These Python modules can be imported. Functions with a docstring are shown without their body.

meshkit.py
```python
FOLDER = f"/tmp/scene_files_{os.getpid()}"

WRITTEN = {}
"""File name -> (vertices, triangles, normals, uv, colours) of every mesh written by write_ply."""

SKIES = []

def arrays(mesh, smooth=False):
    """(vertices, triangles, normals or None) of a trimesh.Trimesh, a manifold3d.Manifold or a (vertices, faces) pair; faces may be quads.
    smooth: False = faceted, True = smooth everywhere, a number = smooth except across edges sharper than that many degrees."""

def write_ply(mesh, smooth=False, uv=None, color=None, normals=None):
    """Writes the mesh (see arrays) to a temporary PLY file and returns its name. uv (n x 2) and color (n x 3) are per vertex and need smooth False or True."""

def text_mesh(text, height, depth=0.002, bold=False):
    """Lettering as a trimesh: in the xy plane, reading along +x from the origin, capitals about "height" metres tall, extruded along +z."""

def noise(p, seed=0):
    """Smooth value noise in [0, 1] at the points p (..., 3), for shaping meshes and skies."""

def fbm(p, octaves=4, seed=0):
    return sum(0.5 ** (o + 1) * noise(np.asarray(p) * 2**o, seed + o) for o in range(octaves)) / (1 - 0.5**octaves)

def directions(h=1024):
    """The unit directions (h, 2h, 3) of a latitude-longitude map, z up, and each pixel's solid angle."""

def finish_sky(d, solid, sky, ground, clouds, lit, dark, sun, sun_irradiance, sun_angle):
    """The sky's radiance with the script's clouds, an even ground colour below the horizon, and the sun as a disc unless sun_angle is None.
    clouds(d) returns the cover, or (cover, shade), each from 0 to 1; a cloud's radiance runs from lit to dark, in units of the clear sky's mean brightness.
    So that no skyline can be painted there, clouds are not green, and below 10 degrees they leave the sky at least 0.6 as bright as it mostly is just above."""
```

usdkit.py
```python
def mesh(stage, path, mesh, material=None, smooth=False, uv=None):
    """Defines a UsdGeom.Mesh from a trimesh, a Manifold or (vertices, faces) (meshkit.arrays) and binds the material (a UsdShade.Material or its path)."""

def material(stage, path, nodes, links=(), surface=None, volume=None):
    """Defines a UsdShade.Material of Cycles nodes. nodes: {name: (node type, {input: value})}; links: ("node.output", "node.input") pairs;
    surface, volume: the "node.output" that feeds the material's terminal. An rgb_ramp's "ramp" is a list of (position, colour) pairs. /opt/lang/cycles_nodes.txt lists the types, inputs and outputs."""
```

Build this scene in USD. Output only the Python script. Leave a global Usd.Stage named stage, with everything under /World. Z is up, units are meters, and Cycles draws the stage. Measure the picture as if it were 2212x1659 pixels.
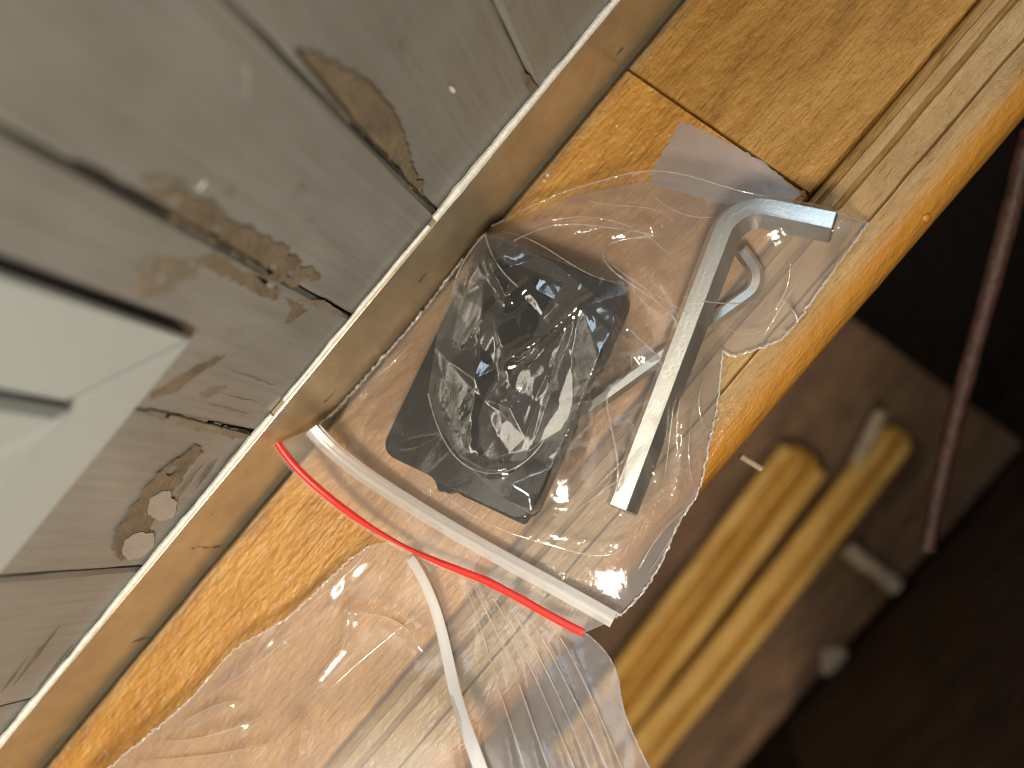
import math, random
import numpy as np
import trimesh, usdkit, meshkit
from pxr import Usd, UsdGeom, UsdLux, UsdShade, Gf, Sdf, Vt
from scipy.spatial import Delaunay
from scipy.interpolate import LinearNDInterpolator
from shapely.geometry import Polygon, LineString, Point
from shapely import contains_xy
random.seed(4); RNG = np.random.default_rng(11)

# ---------------------------------------------------------------- stage, camera
stage = Usd.Stage.CreateInMemory()
UsdGeom.SetStageUpAxis(stage, UsdGeom.Tokens.z); UsdGeom.SetStageMetersPerUnit(stage, 1.0)
UsdGeom.Xform.Define(stage, '/World'); UsdGeom.Scope.Define(stage, '/World/Looks')

FPX, HCAM = 1900.0, 0.165            # focal length for a 2212 px wide picture, height of the lens above the ledge
NAD = (1590.0, 1128.0)               # where plumb lines meet in the photograph
_d = np.array([(NAD[0]-1106)/FPX, -(NAD[1]-829.5)/FPX, -1.0]); _d /= np.linalg.norm(_d)
_zc = -_d; _xc = np.array([1.0, 0, 0]) - _d*_d[0]; _xc /= np.linalg.norm(_xc); _yc = np.cross(_zc, _xc)
R0 = np.array([_xc, _yc, _zc])
def _ray(R, px, py): return R @ np.array([(px-1106)/FPX, -(py-829.5)/FPX, -1.0])
def _flat(R, px, py, z):
    r = _ray(R, px, py); return np.array([0, 0, HCAM]) + (z-HCAM)/r[2]*r
_a, _b = _flat(R0, 105, 1650, 0), _flat(R0, 1480, 0, 0)   # the foot of the wall runs along x
_th = math.atan2(_b[1]-_a[1], _b[0]-_a[0]); c_, s_ = math.cos(-_th), math.sin(-_th)
R = np.array([[c_, -s_, 0], [s_, c_, 0], [0, 0, 1.0]]) @ R0
def P(px, py, z=0.0): return _flat(R, px, py, z)          # surveyed from the photograph: point at height z
def W(px, py, y):                                         # point on an upright plane parallel to the wall
    r = _ray(R, px, py); return np.array([0, 0, HCAM]) + y/r[1]*r
YW = P(800, 800)[1]                                       # foot of the skirting
cam = UsdGeom.Camera.Define(stage, '/World/camera')
M = np.eye(4); M[:3, :3] = R; M[:3, 3] = (0, 0, HCAM)
cam.AddTransformOp().Set(Gf.Matrix4d(*[float(v) for v in M.T.ravel()]))
cam.CreateHorizontalApertureAttr(36.0); cam.CreateVerticalApertureAttr(27.0)
cam.CreateFocalLengthAttr(36.0*FPX/2212)
cam.CreateFStopAttr(7.2); cam.CreateFocusDistanceAttr(0.160)
cam.CreateClippingRangeAttr(Gf.Vec2f(0.01, 50.0))
cam.CreateExposureAttr(0.0)

# ---------------------------------------------------------------- light: low warm sun through an opening, a cool window, dim room
def rect(name, pos, target, w, h, color, inten):
    l = UsdLux.RectLight.Define(stage, '/World/Lights/'+name)
    l.CreateWidthAttr(w); l.CreateHeightAttr(h); l.CreateColorAttr(Gf.Vec3f(*color)); l.CreateIntensityAttr(inten)
    l.CreateNormalizeAttr(False)
    z = np.array(pos, float)-np.array(target, float); z /= np.linalg.norm(z)
    x = np.cross((0, 0, 1.0), z); x = x/np.linalg.norm(x) if np.linalg.norm(x) > 1e-6 else np.array([1.0, 0, 0]); y = np.cross(z, x)
    m = np.eye(4); m[:3, 0], m[:3, 1], m[:3, 2], m[:3, 3] = x, y, z, pos
    l.AddTransformOp().Set(Gf.Matrix4d(*[float(v) for v in m.T.ravel()]))
UsdGeom.Scope.Define(stage, '/World/Lights')
rect('low_sun', (-0.135, -0.11, 0.29), (-0.06, 0.02, 0), 0.065, 0.065, (1.0, 0.88, 0.70), 112)
rect('window', (0.55, 0.42, 1.05), (0.02, 0.0, 0), 0.60, 0.55, (0.62, 0.83, 1.0), 3.6)
rect('bright_room', (-0.30, 0.55, 1.10), (0, 0.0, 0), 1.0, 0.80, (1.0, 0.90, 0.74), 3.5)
dome = UsdLux.DomeLight.Define(stage, '/World/Lights/room_air')
dm = usdkit.material(stage, '/World/Looks/room_air', {'b': ('background_shader', {'color': (1.0, 0.93, 0.85), 'strength': 0.06})}, [], surface='b.background')
UsdShade.MaterialBindingAPI.Apply(dome.GetPrim()).Bind(dm)

# ---------------------------------------------------------------- helpers
used = {}
def numbered(parent, name):
    k = (parent, name); n = used.get(k, 0); used[k] = n+1
    return f'{parent}/{name}' + (f'_{n:03d}' if n else '')
def data(prim, label=None, cat=None, group=None, kind=None):
    for k, v in (('label', label), ('category', cat), ('group', group), ('kind', kind)):
        if v: prim.SetCustomDataByKey(k, v)
def thing(name, label=None, cat=None, group=None, kind=None, loc=(0, 0, 0)):
    x = UsdGeom.Xform.Define(stage, numbered('/World', name)); x.AddTranslateOp().Set(Gf.Vec3d(*map(float, loc)))
    p = x.GetPrim(); data(p, label, cat, group, kind); ORIG[str(p.GetPath())] = np.array(loc, float); return p
ORIG = {'/World': np.zeros(3)}
def obj(name, mesh, m, parent=None, smooth=False, label=None, **kw):
    par = str(parent.GetPath()) if parent else '/World'
    path = numbered(par, name); o = ORIG.get(par, np.zeros(3)); ORIG[path] = o
    if isinstance(mesh, trimesh.Trimesh): mesh = (np.array(mesh.vertices), np.array(mesh.faces))
    mesh = (np.asarray(mesh[0], float)-o, np.asarray(mesh[1]))
    g = usdkit.mesh(stage, path, mesh, m, smooth=smooth); data(g.GetPrim(), label, **kw); return g.GetPrim()
def cat_(*ms):
    vs, fs, n = [], [], 0
    for m in ms:
        v, f = (np.array(m.vertices), np.array(m.faces)) if isinstance(m, trimesh.Trimesh) else m
        f = np.asarray(f)
        if f.shape[1] == 4: f = np.vstack([f[:, [0, 1, 2]], f[:, [0, 2, 3]]])
        vs.append(v); fs.append(f+n); n += len(v)
    return np.vstack(vs), np.vstack(fs)
def box(x0, x1, y0, y1, z0, z1, ch=0.0):
    """A block with chamfered edges."""
    if ch <= 0:
        b = trimesh.creation.box([x1-x0, y1-y0, z1-z0]); b.apply_translation([(x0+x1)/2, (y0+y1)/2, (z0+z1)/2]); return b
    pts = []
    for x, sx in ((x0, 1), (x1, -1)):
        for y, sy in ((y0, 1), (y1, -1)):
            for z, sz in ((z0, 1), (z1, -1)):
                pts += [(x+sx*ch, y+sy*ch, z), (x+sx*ch, y, z+sz*ch), (x, y+sy*ch, z+sz*ch)]
    return trimesh.Trimesh(np.array(pts)).convex_hull
def extr_x(prof, x0, x1, nx=2, wob=0.0, seed=0):
    """Profile of (y, z) points, closed, run along x."""
    prof = np.asarray(prof, float); n = len(prof); xs = np.linspace(x0, x1, nx); V = []
    for x in xs:
        o = np.zeros((n, 2))
        if wob: o = wob*(np.stack([meshkit.noise(np.c_[np.full(n, x*160), prof*300], seed+k) for k in (0, 1)], 1)-.5)
        V.append(np.c_[np.full(n, x), prof+o])
    V = np.vstack(V); F = []
    for i in range(nx-1):
        for j in range(n):
            a, b = i*n+j, i*n+(j+1) % n; F += [(a, b, b+n), (a, b+n, a+n)]
    pg = Polygon(prof); t = trimesh.creation.triangulate_polygon(pg, engine='earcut')
    tv, tf = t; idx = [int(np.argmin(((prof-q)**2).sum(1))) for q in tv]
    for a, b, c in tf:
        F.append((idx[a], idx[b], idx[c])); m = (nx-1)*n; F.append((idx[c]+m, idx[b]+m, idx[a]+m))
    tm = trimesh.Trimesh(V, np.array(F), process=False); trimesh.repair.fix_normals(tm); return tm
def resample(pts, step):
    pts = np.asarray(pts, float); d = np.r_[0, np.cumsum(np.linalg.norm(np.diff(pts, axis=0), axis=1))]
    n = max(2, int(d[-1]/step)+1); t = np.linspace(0, d[-1], n); return np.stack([np.interp(t, d, pts[:, k]) for k in range(pts.shape[1])], 1)
def smooth_path(pts, step):
    from scipy.interpolate import CubicSpline
    pts = np.asarray(pts, float); d = np.r_[0, np.cumsum(np.linalg.norm(np.diff(pts, axis=0), axis=1))]
    return CubicSpline(d, pts)(np.linspace(0, d[-1], max(3, int(d[-1]/step)+1)))
def tube(pts, r, n=8, jitter=0.0, taper=None):
    pts = np.asarray(pts, float); m = len(pts); T = np.gradient(pts, axis=0); T /= np.linalg.norm(T, axis=1, keepdims=True)+1e-12
    rr = np.full(m, r) if np.ndim(r) == 0 else np.asarray(r)
    if jitter: rr = rr*(1+jitter*(RNG.random(m)-.5)*2)
    V = []
    for p, t, q in zip(pts, T, rr):
        u = np.cross(t, (0, 0, 1.0)); u = u/np.linalg.norm(u) if np.linalg.norm(u) > 1e-6 else np.array([1.0, 0, 0]); w = np.cross(u, t)
        for k in range(n):
            a = 2*math.pi*k/n; V.append(p+q*(math.cos(a)*w+math.sin(a)*u))
    V += [pts[0], pts[-1]]; F = []
    for i in range(m-1):
        for k in range(n):
            a, b = i*n+k, i*n+(k+1) % n; F += [(a, b, b+n), (a, b+n, a+n)]
    for k in range(n):
        F += [(m*n, (k+1) % n, k), (m*n+1, (m-1)*n+k, (m-1)*n+(k+1) % n)]
    tm = trimesh.Trimesh(np.array(V), np.array(F), process=False); trimesh.repair.fix_normals(tm); return tm
def ribbon(pts, half, thick, crown=0.0, n=5):
    """A flat band that follows pts, lying roughly level."""
    pts = np.asarray(pts, float); T = np.gradient(pts, axis=0); T /= np.linalg.norm(T, axis=1, keepdims=True)
    half = np.full(len(pts), half) if np.ndim(half) == 0 else half
    V, F = [], []
    for p, t, h in zip(pts, T, half):
        u = np.cross((0, 0, 1.0), t); u /= np.linalg.norm(u)
        for k in range(n):
            q = 2*k/(n-1)-1; V.append(p+u*q*h+np.array([0, 0, thick*(1-.5*abs(q)**4)+crown*(1-q*q)]))
        for k in range(n):
            q = 1-2*k/(n-1); V.append(p+u*q*h+np.array([0, 0, crown*(1-q*q)]))
    m = 2*n
    for i in range(len(pts)-1):
        for k in range(m):
            a, b = i*m+k, i*m+(k+1) % m; F += [(a, b, b+m), (a, b+m, a+m)]
    e = (len(pts)-1)*m
    for k in range(1, m-1): F += [(0, k+1, k), (e, e+k, e+k+1)]
    tm = trimesh.Trimesh(np.array(V), np.array(F), process=False); trimesh.repair.fix_normals(tm); return tm

# ---------------------------------------------------------------- materials
def mat(name, nodes, links, surface='p.BSDF'): return usdkit.material(stage, '/World/Looks/'+name, nodes, links, surface=surface)
def plain(name, color, rough=0.5, var=0.12, scale=60, bump=0.0, bscale=400, metallic=0.0, **kw):
    lo = tuple(c*(1-var) for c in color); hi = tuple(min(1, c*(1+var)) for c in color)
    nodes = {'g': ('geometry', {}), 'n': ('noise_texture', {'scale': scale, 'detail': 5.0, 'roughness': .6}), 'r': ('rgb_ramp', {'ramp': [(.3, lo), (.7, hi)]}),
             'p': ('principled_bsdf', {'roughness': rough, 'metallic': metallic, **kw})}
    links = [('g.position', 'n.vector'), ('n.fac', 'r.fac'), ('r.color', 'p.base_color')]
    if bump:
        nodes |= {'n2': ('noise_texture', {'scale': bscale, 'detail': 4.0}), 'b': ('bump', {'strength': bump, 'distance': 0.0006})}
        links += [('g.position', 'n2.vector'), ('n2.fac', 'b.height'), ('b.normal', 'p.normal')]
    return mat(name, nodes, links)
def wood(name, dark, mid, light, rough=.42, coat=.55, crough=.22, bump=.85, off=0.0, wash=0.18, worn=None, outer=None):
    nodes = {'g': ('geometry', {}),
             'm': ('mapping', {'scale': (40, 170, 170), 'location': (off, off, 0)}), 'n': ('noise_texture', {'scale': 1.0, 'detail': 6.0, 'roughness': .6, 'distortion': .6}),
             'r': ('rgb_ramp', {'ramp': [(.25, dark), (.5, mid), (.75, light)]}),
             'm3': ('mapping', {'scale': (22, 34, 34), 'location': (off+3, 1, 0)}), 'n3': ('noise_texture', {'scale': 1.0, 'detail': 3.0}),
             'r3': ('rgb_ramp', {'ramp': [(.35, (.78, .76, .72)), (.65, (1.0, 1.0, 1.0))]}), 'x': ('mix', {'mix_type': 'multiply', 'fac': wash*2}),
             'm2': ('mapping', {'scale': (230, 560, 500), 'rotation': (0, 0, .45)}), 'n2': ('noise_texture', {'scale': 1.0, 'detail': 4.0, 'roughness': .62}),
             'mg': ('mapping', {'scale': (60, 1500, 600)}), 'ng': ('noise_texture', {'scale': 1.0, 'detail': 2.0}),
             'ad': ('math', {'math_type': 'multiply_add', 'value2': .4}),
             'b': ('bump', {'strength': bump, 'distance': 0.0013}),
             'rr': ('map_range', {'from_min': .3, 'from_max': .7, 'to_min': rough-.1, 'to_max': rough+.15}),
             'p': ('principled_bsdf', {'coat_weight': coat, 'coat_roughness': crough})}
    nodes |= {'mp': ('mapping', {'scale': (170, 1900, 900)}), 'np': ('noise_texture', {'scale': 1.0, 'detail': 3.0}), 'rp': ('rgb_ramp', {'ramp': [(.60, (1, 1, 1)), (.70, (.45, .36, .28))]}), 'xp': ('mix', {'mix_type': 'multiply', 'fac': .7}),
              'sy': ('separate_xyz', {}), 'my': ('map_range', {'from_min': (worn or 9)-.0030, 'from_max': (worn or 9)-.0004, 'to_min': 0.0, 'to_max': 1.0, 'clamp': True}),
              'nw': ('noise_texture', {'scale': 420, 'detail': 4.0}), 'mw': ('math', {'math_type': 'multiply'}), 'xw': ('mix', {'color2': (.26, .22, .16)}),
              'mo': ('map_range', {'from_min': (outer or -9)+.0062, 'from_max': (outer or -9)+.0030, 'to_min': 0.0, 'to_max': 1.0, 'clamp': True}), 'xo': ('mix', {'color2': (.42, .19, .030)})}
    links = [('g.position', 'mp.vector'), ('mp.vector', 'np.vector'), ('np.fac', 'rp.fac'), ('rp.color', 'xp.color2'), ('g.position', 'sy.vector'), ('sy.y', 'my.value'), ('g.position', 'nw.vector'),
             ('nw.fac', 'mw.value1'), ('my.result', 'mw.value2'), ('mw.value', 'xw.fac')]
    links += [('g.position', 'm.vector'), ('m.vector', 'n.vector'), ('n.fac', 'r.fac'), ('g.position', 'm3.vector'), ('m3.vector', 'n3.vector'), ('n3.fac', 'r3.fac'),
             ('r.color', 'x.color1'), ('r3.color', 'x.color2'), ('x.color', 'xp.color1'), ('xp.color', 'xw.color1'), ('xw.color', 'xo.color1'), ('sy.y', 'mo.value'), ('mo.result', 'xo.fac'), ('xo.color', 'p.base_color'),
             ('g.position', 'm2.vector'), ('m2.vector', 'n2.vector'), ('g.position', 'mg.vector'), ('mg.vector', 'ng.vector'), ('ng.fac', 'ad.value1'), ('n2.fac', 'ad.value3'),
             ('ad.value', 'b.height'), ('b.normal', 'p.normal'), ('b.normal', 'p.coat_normal'), ('n3.fac', 'rr.value'), ('rr.result', 'p.roughness')]
    return mat(name, nodes, links)
def film(name, haze=.10, tint=(.96, .95, .94), rough=.07, boost=1.5, floor=.02, bump=.12, bscale=500, hazecol=(.85, .84, .84), cap=.32):
    nodes = {'g': ('geometry', {}), 'n': ('noise_texture', {'scale': bscale, 'detail': 4.0, 'roughness': .6}), 'b': ('bump', {'strength': bump, 'distance': .0004}),
             't': ('transparent_bsdf', {'color': tint}), 'd': ('diffuse_bsdf', {'color': hazecol}), 'l': ('translucent_bsdf', {'color': hazecol}),
             'dl': ('mix_closure', {'fac': .5}), 'h': ('mix_closure', {'fac': haze}), 'gl': ('glossy_bsdf', {'color': (1, 1, 1), 'roughness': rough}),
             'f': ('fresnel', {'IOR': 1.5}), 'k': ('math', {'math_type': 'multiply_add', 'value2': boost, 'value3': floor, 'use_clamp': True}), 'kc': ('math', {'math_type': 'minimum', 'value2': cap}), 's': ('mix_closure', {})}
    links = [('g.position', 'n.vector'), ('n.fac', 'b.height'), ('b.normal', 'gl.normal'), ('b.normal', 'f.normal'), ('d.BSDF', 'dl.closure1'), ('l.BSDF', 'dl.closure2'),
             ('t.BSDF', 'h.closure1'), ('dl.closure', 'h.closure2'), ('f.fac', 'k.value1'), ('k.value', 'kc.value1'), ('kc.value', 's.fac'), ('h.closure', 's.closure1'), ('gl.BSDF', 's.closure2')]
    return mat(name, nodes, links, 's.closure')

M_wall = None
def wall_mat():
    nodes = {'g': ('geometry', {}), 'n': ('noise_texture', {'scale': 45, 'detail': 5.0, 'roughness': .55}), 'r': ('rgb_ramp', {'ramp': [(.3, (.192, .190, .181)), (.7, (.240, .238, .228))]}),
             'ms': ('mapping', {'scale': (60, 60, 900)}), 'ns': ('noise_texture', {'scale': 1.0, 'detail': 4.0, 'distortion': .4}),
             'm2': ('mapping', {'scale': (700, 200, 60)}), 'n2': ('noise_texture', {'scale': 1.0, 'detail': 3.0}), 'b': ('bump', {'strength': .12, 'distance': .0005}),
             'n4': ('noise_texture', {'scale': 130, 'detail': 6.0, 'roughness': .7}), 'r4': ('rgb_ramp', {'ramp': [(.62, (1, 1, 1)), (.70, (.62, .55, .46))]}), 'x': ('mix', {'mix_type': 'multiply', 'fac': .6}),
             'p': ('principled_bsdf', {'roughness': .42, 'coat_weight': .2, 'coat_roughness': .3}),
             'mv': ('mapping', {'scale': (900, 300, 40)}), 'nv': ('noise_texture', {'scale': 1.0, 'detail': 4.0, 'roughness': .65}), 'rv': ('rgb_ramp', {'ramp': [(.35, (.80, .77, .72)), (.60, (1, 1, 1))]}), 'xv': ('mix', {'mix_type': 'multiply', 'fac': .7})}
    links = [('g.position', 'n.vector'), ('n.fac', 'r.fac'), ('g.position', 'm2.vector'), ('m2.vector', 'n2.vector'), ('n2.fac', 'b.height'), ('b.normal', 'p.normal'),
             ('g.position', 'n4.vector'), ('n4.fac', 'r4.fac'), ('r.color', 'x.color1'), ('r4.color', 'x.color2'), ('g.position', 'mv.vector'), ('mv.vector', 'nv.vector'), ('nv.fac', 'rv.fac'), ('x.color', 'xv.color1'), ('rv.color', 'xv.color2'), ('xv.color', 'p.base_color')]
    return mat('grey_paint', nodes, links)
M_wall = wall_mat()
M_bare = plain('bare_backing', (.155, .120, .080), .75, .28, 260, bump=.6, bscale=900)
M_bare2 = plain('bare_backing_pale', (.195, .165, .125), .75, .2, 300, bump=.5, bscale=1100)
M_dirt = plain('joint_dirt', (.035, .030, .020), .9, .4, 500, bump=.5, bscale=1500)
M_flake = plain('loose_paint', (.33, .31, .285), .5, .08, 200, bump=.3)
M_white = plain('white_plastic', (.37, .405, .41), .35, .015, 40)
M_dark_strip = plain('black_strip', (.012, .012, .014), .6)
M_bead = plain('white_bead', (.80, .80, .77), .3, .15, 700, bump=.5, bscale=1800)
M_skirt = plain('bronze_strip', (.46, .385, .265), .30, .16, 120, metallic=.6, bump=.05, bscale=700)
M_board = wood('varnished_board', (.36, .160, .030), (.55, .275, .055), (.67, .38, .10), worn=YW-.0009)
M_board2 = wood('varnished_board_dimmed', (.30, .145, .030), (.43, .225, .050), (.52, .30, .085), off=.7, worn=YW-.0009)  # darker copy of the board: light falling off, put into the colour
YE = np.mean([P(2203, 248, -.004)[1], P(1490, 1105, -.004)[1]])
M_nose = wood('nosing_wood', (.26, .145, .045), (.40, .25, .095), (.50, .35, .16), bump=.5, off=1.7, outer=YE)  # outer edge toned darker orange: shade of the roll-off painted in, worn top paler
M_lowwood = wood('low_batten_wood', (.42, .20, .035), (.62, .34, .06), (.76, .48, .13), coat=.1, off=2.2)
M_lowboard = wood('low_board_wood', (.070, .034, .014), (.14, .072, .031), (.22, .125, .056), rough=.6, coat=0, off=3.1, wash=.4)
M_lowdark = wood('shaded_low_wood', (.05, .030, .014), (.09, .055, .024), (.13, .085, .04), rough=.6, coat=0, off=4.4)
M_panel = plain('shade_panel_dark', (.030, .014, .008), .7, .75, 45, bump=.6, bscale=250, specular_ior_level=.2)
M_rod = plain('dark_red_rod', (.050, .020, .013), .6, .5, 250, bump=.8, bscale=600)
M_stick = plain('dry_stick', (.42, .32, .22), .7, .3, 300, bump=.5)
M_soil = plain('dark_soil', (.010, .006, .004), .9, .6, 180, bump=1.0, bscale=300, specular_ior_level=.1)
M_grit = plain('pale_grit', (.016, .013, .010), .8, .35, 400)
M_crumb = plain('white_crumb', (.75, .72, .68), .7)
M_rubber = plain('black_rubber', (.012, .0115, .011), .5, .25, 500, bump=.25, bscale=2500, specular_ior_level=.25)
M_steel = plain('plated_steel', (.74, .73, .69), .27, .06, 700, metallic=1.0, bump=.06, bscale=2200)
M_film = film('bag_film', haze=.075, tint=(.985,.98,.975), rough=.10, boost=1.0, floor=-.012)
M_film_back = film('bag_film_back', haze=.30, tint=(.99,.985,.98), rough=.2, hazecol=(.74,.76,.83), boost=.3, floor=0.0, cap=.12)
M_pouch = film('pouch_film', haze=.006, tint=(.97, .97, .96), rough=.075, boost=4.8, floor=-.01, bump=.03, cap=.6, bscale=700)
M_flap = film('flap_film', haze=.30, tint=(.99,.985,.98), rough=.17, boost=.8, floor=.012, hazecol=(.86, .87, .91))
M_seam = film('film_seam', haze=.55, rough=.2, boost=2.0, hazecol=(.95, .95, .96))
M_fold = film('film_fold', haze=.30, rough=.12, boost=2.5, hazecol=(.95, .93, .90))
M_zip = film('zip_plastic', haze=.48, rough=.30, boost=1.6, hazecol=(.92, .92, .93))
M_band = film('zip_band_film', haze=.26, rough=.12, boost=.8, hazecol=(.92, .91, .92))
M_sheen = film('painted_sheen', haze=.30, rough=.25, boost=1.6, floor=.06, bump=.8, bscale=900, hazecol=(.84, .82, .84))
M_tape = film('white_strip', haze=.72, rough=.35, boost=1.0, hazecol=(.90, .92, .95))
M_red = plain('red_plastic', (.80, .035, .025), .35, .10, 300, subsurface_weight=0.0)

# ---------------------------------------------------------------- ledge of varnished boards (the surface everything lies on)
X0, X1 = -0.26, 0.24
ledge = thing('ledge', kind='structure')
YB0 = YW-0.0009                                            # boards stop just short of the skirting
YB1 = np.mean([P(2090, 0)[1], P(1740, 430)[1], P(1929, 248)[1]])
XJ = np.mean([P(1365, 150)[0], P(1740, 420)[0]])
def board_prof(): 
    c = .0006
    return [(YB0, -.012), (YB0, -c), (YB0-c, 0), (YB1+c, 0), (YB1+.0002, -c), (YB1+.0002, -.012)]
obj('board', extr_x(board_prof(), X0, XJ-.00035, 140, .0002, 1), M_board, ledge, smooth=35)
obj('board', extr_x(board_prof(), XJ+.00035, X1, 60, .0002, 2), M_board2, ledge, smooth=35)
Yof = lambda x: P(x, 248)[1]
YE = np.mean([P(2203, 248, -.004)[1], P(1490, 1105, -.004)[1]])
g1, g2, g3 = Yof(1979), Yof(2076), Yof(2109)
pr = [(YB1, -.012), (YB1, -.0016), (YB1-.0006, -.0004), (YB1-.0014, 0.0)]
def groove(y, w, d): return [(y+w, 0.0), (y+w*.35, -d*.8), (y, -d), (y-w*.35, -d*.8), (y-w, 0.0)]
pr += groove((YB1+g1)/2+.0006, .0005, .0008)+groove(g1, .0007, .0016)+groove(g2, .0006, .0013)+groove(g3, .0010, .0024)
rad = .0055; yc = YE+rad
pr += [(yc+.003, -.0001)] + [(yc-rad*math.sin(a), -rad+rad*math.cos(a)-.0002) for a in np.linspace(0, math.pi*.5, 10)]
pr += [(YE+.0002, -.009), (YE+.003, -.012)]
obj('nosing', extr_x(pr, X0, X1, 160, .00022, 5), M_nose, ledge, smooth=35)
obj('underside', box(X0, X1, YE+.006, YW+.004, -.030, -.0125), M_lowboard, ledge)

# ---------------------------------------------------------------- skirting strip
obj('joint_dirt', box(X0, X1, YB0-.0001, YW+.0022, -.004, -.0012), M_dirt, ledge)
HS = 0.0185
sk = thing('skirting_strip', 'shiny bronze coloured strip along the foot of the grey wall', 'skirting', loc=(0, YW, 0))
YT = np.mean([P(1355, 0, HS)[1], P(0, 1610, HS)[1], P(950, 465, HS)[1]])
YF = YT+.0003
obj('face', extr_x([(YW, -.004), (YF-.0002, HS-.0003), (YF+.0003, HS), (YF+.0009, HS), (YW+.0035, -.004)], X0, X1, 120, .00012, 8), M_skirt, sk, smooth=30)
xs1 = P(940, 475, HS)[0]; xs0 = P(600, 900, HS)[0]
def bead(xa, xb, r, seed):
    xs = np.arange(xa, xb, .0007); v = meshkit.fbm(np.c_[xs*220, xs*0, xs*0], 4, seed); v2 = meshkit.noise(np.c_[xs*70, xs*0, xs*0], seed+9)
    return tube(np.c_[xs, YF+.0005+.0002*(v-.5), np.full(len(xs), HS+.00005)], r*(.75+.6*v*(.5+v2)), 7)
obj('paint_line', bead(X0, xs0, .00060, 3), M_bead, sk, smooth=40)
obj('paint_line', bead(xs0+.003, xs1-.001, .00045, 4), M_bead, sk, smooth=40, label='thin broken stretch of the white paint line')
obj('paint_line', bead(xs1, X1, .00068, 5), M_bead, sk, smooth=40)

def on_face(px, py):
    y = YF
    for _ in range(5): p = W(px, py, y); y = YW+(YF-YW)*np.clip(p[2]/HS, 0, 1)-.00006
    return W(px, py, y)
for l, r_ in [([(412, 1186), (432, 1180), (450, 1184), (478, 1180)], .00009), ([(470, 1062), (480, 1056), (486, 1050)], .00010), ([(285, 1388), (310, 1380), (340, 1374)], .00008), ([(452, 1118), (460, 1108)], .00008), ([(250, 1500), (270, 1482)], .00008), ([(700, 870), (720, 850), (725, 840)], .00008), ([(1330, 120), (1345, 105)], .0001), ([(905, 610), (925, 585)], .0001)]:
    q = resample([on_face(*p) for p in l], .0005); q += RNG.normal(0, .00006, q.shape); obj('scuff', tube(q, r_, 5, .7), M_dirt, sk)
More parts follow.
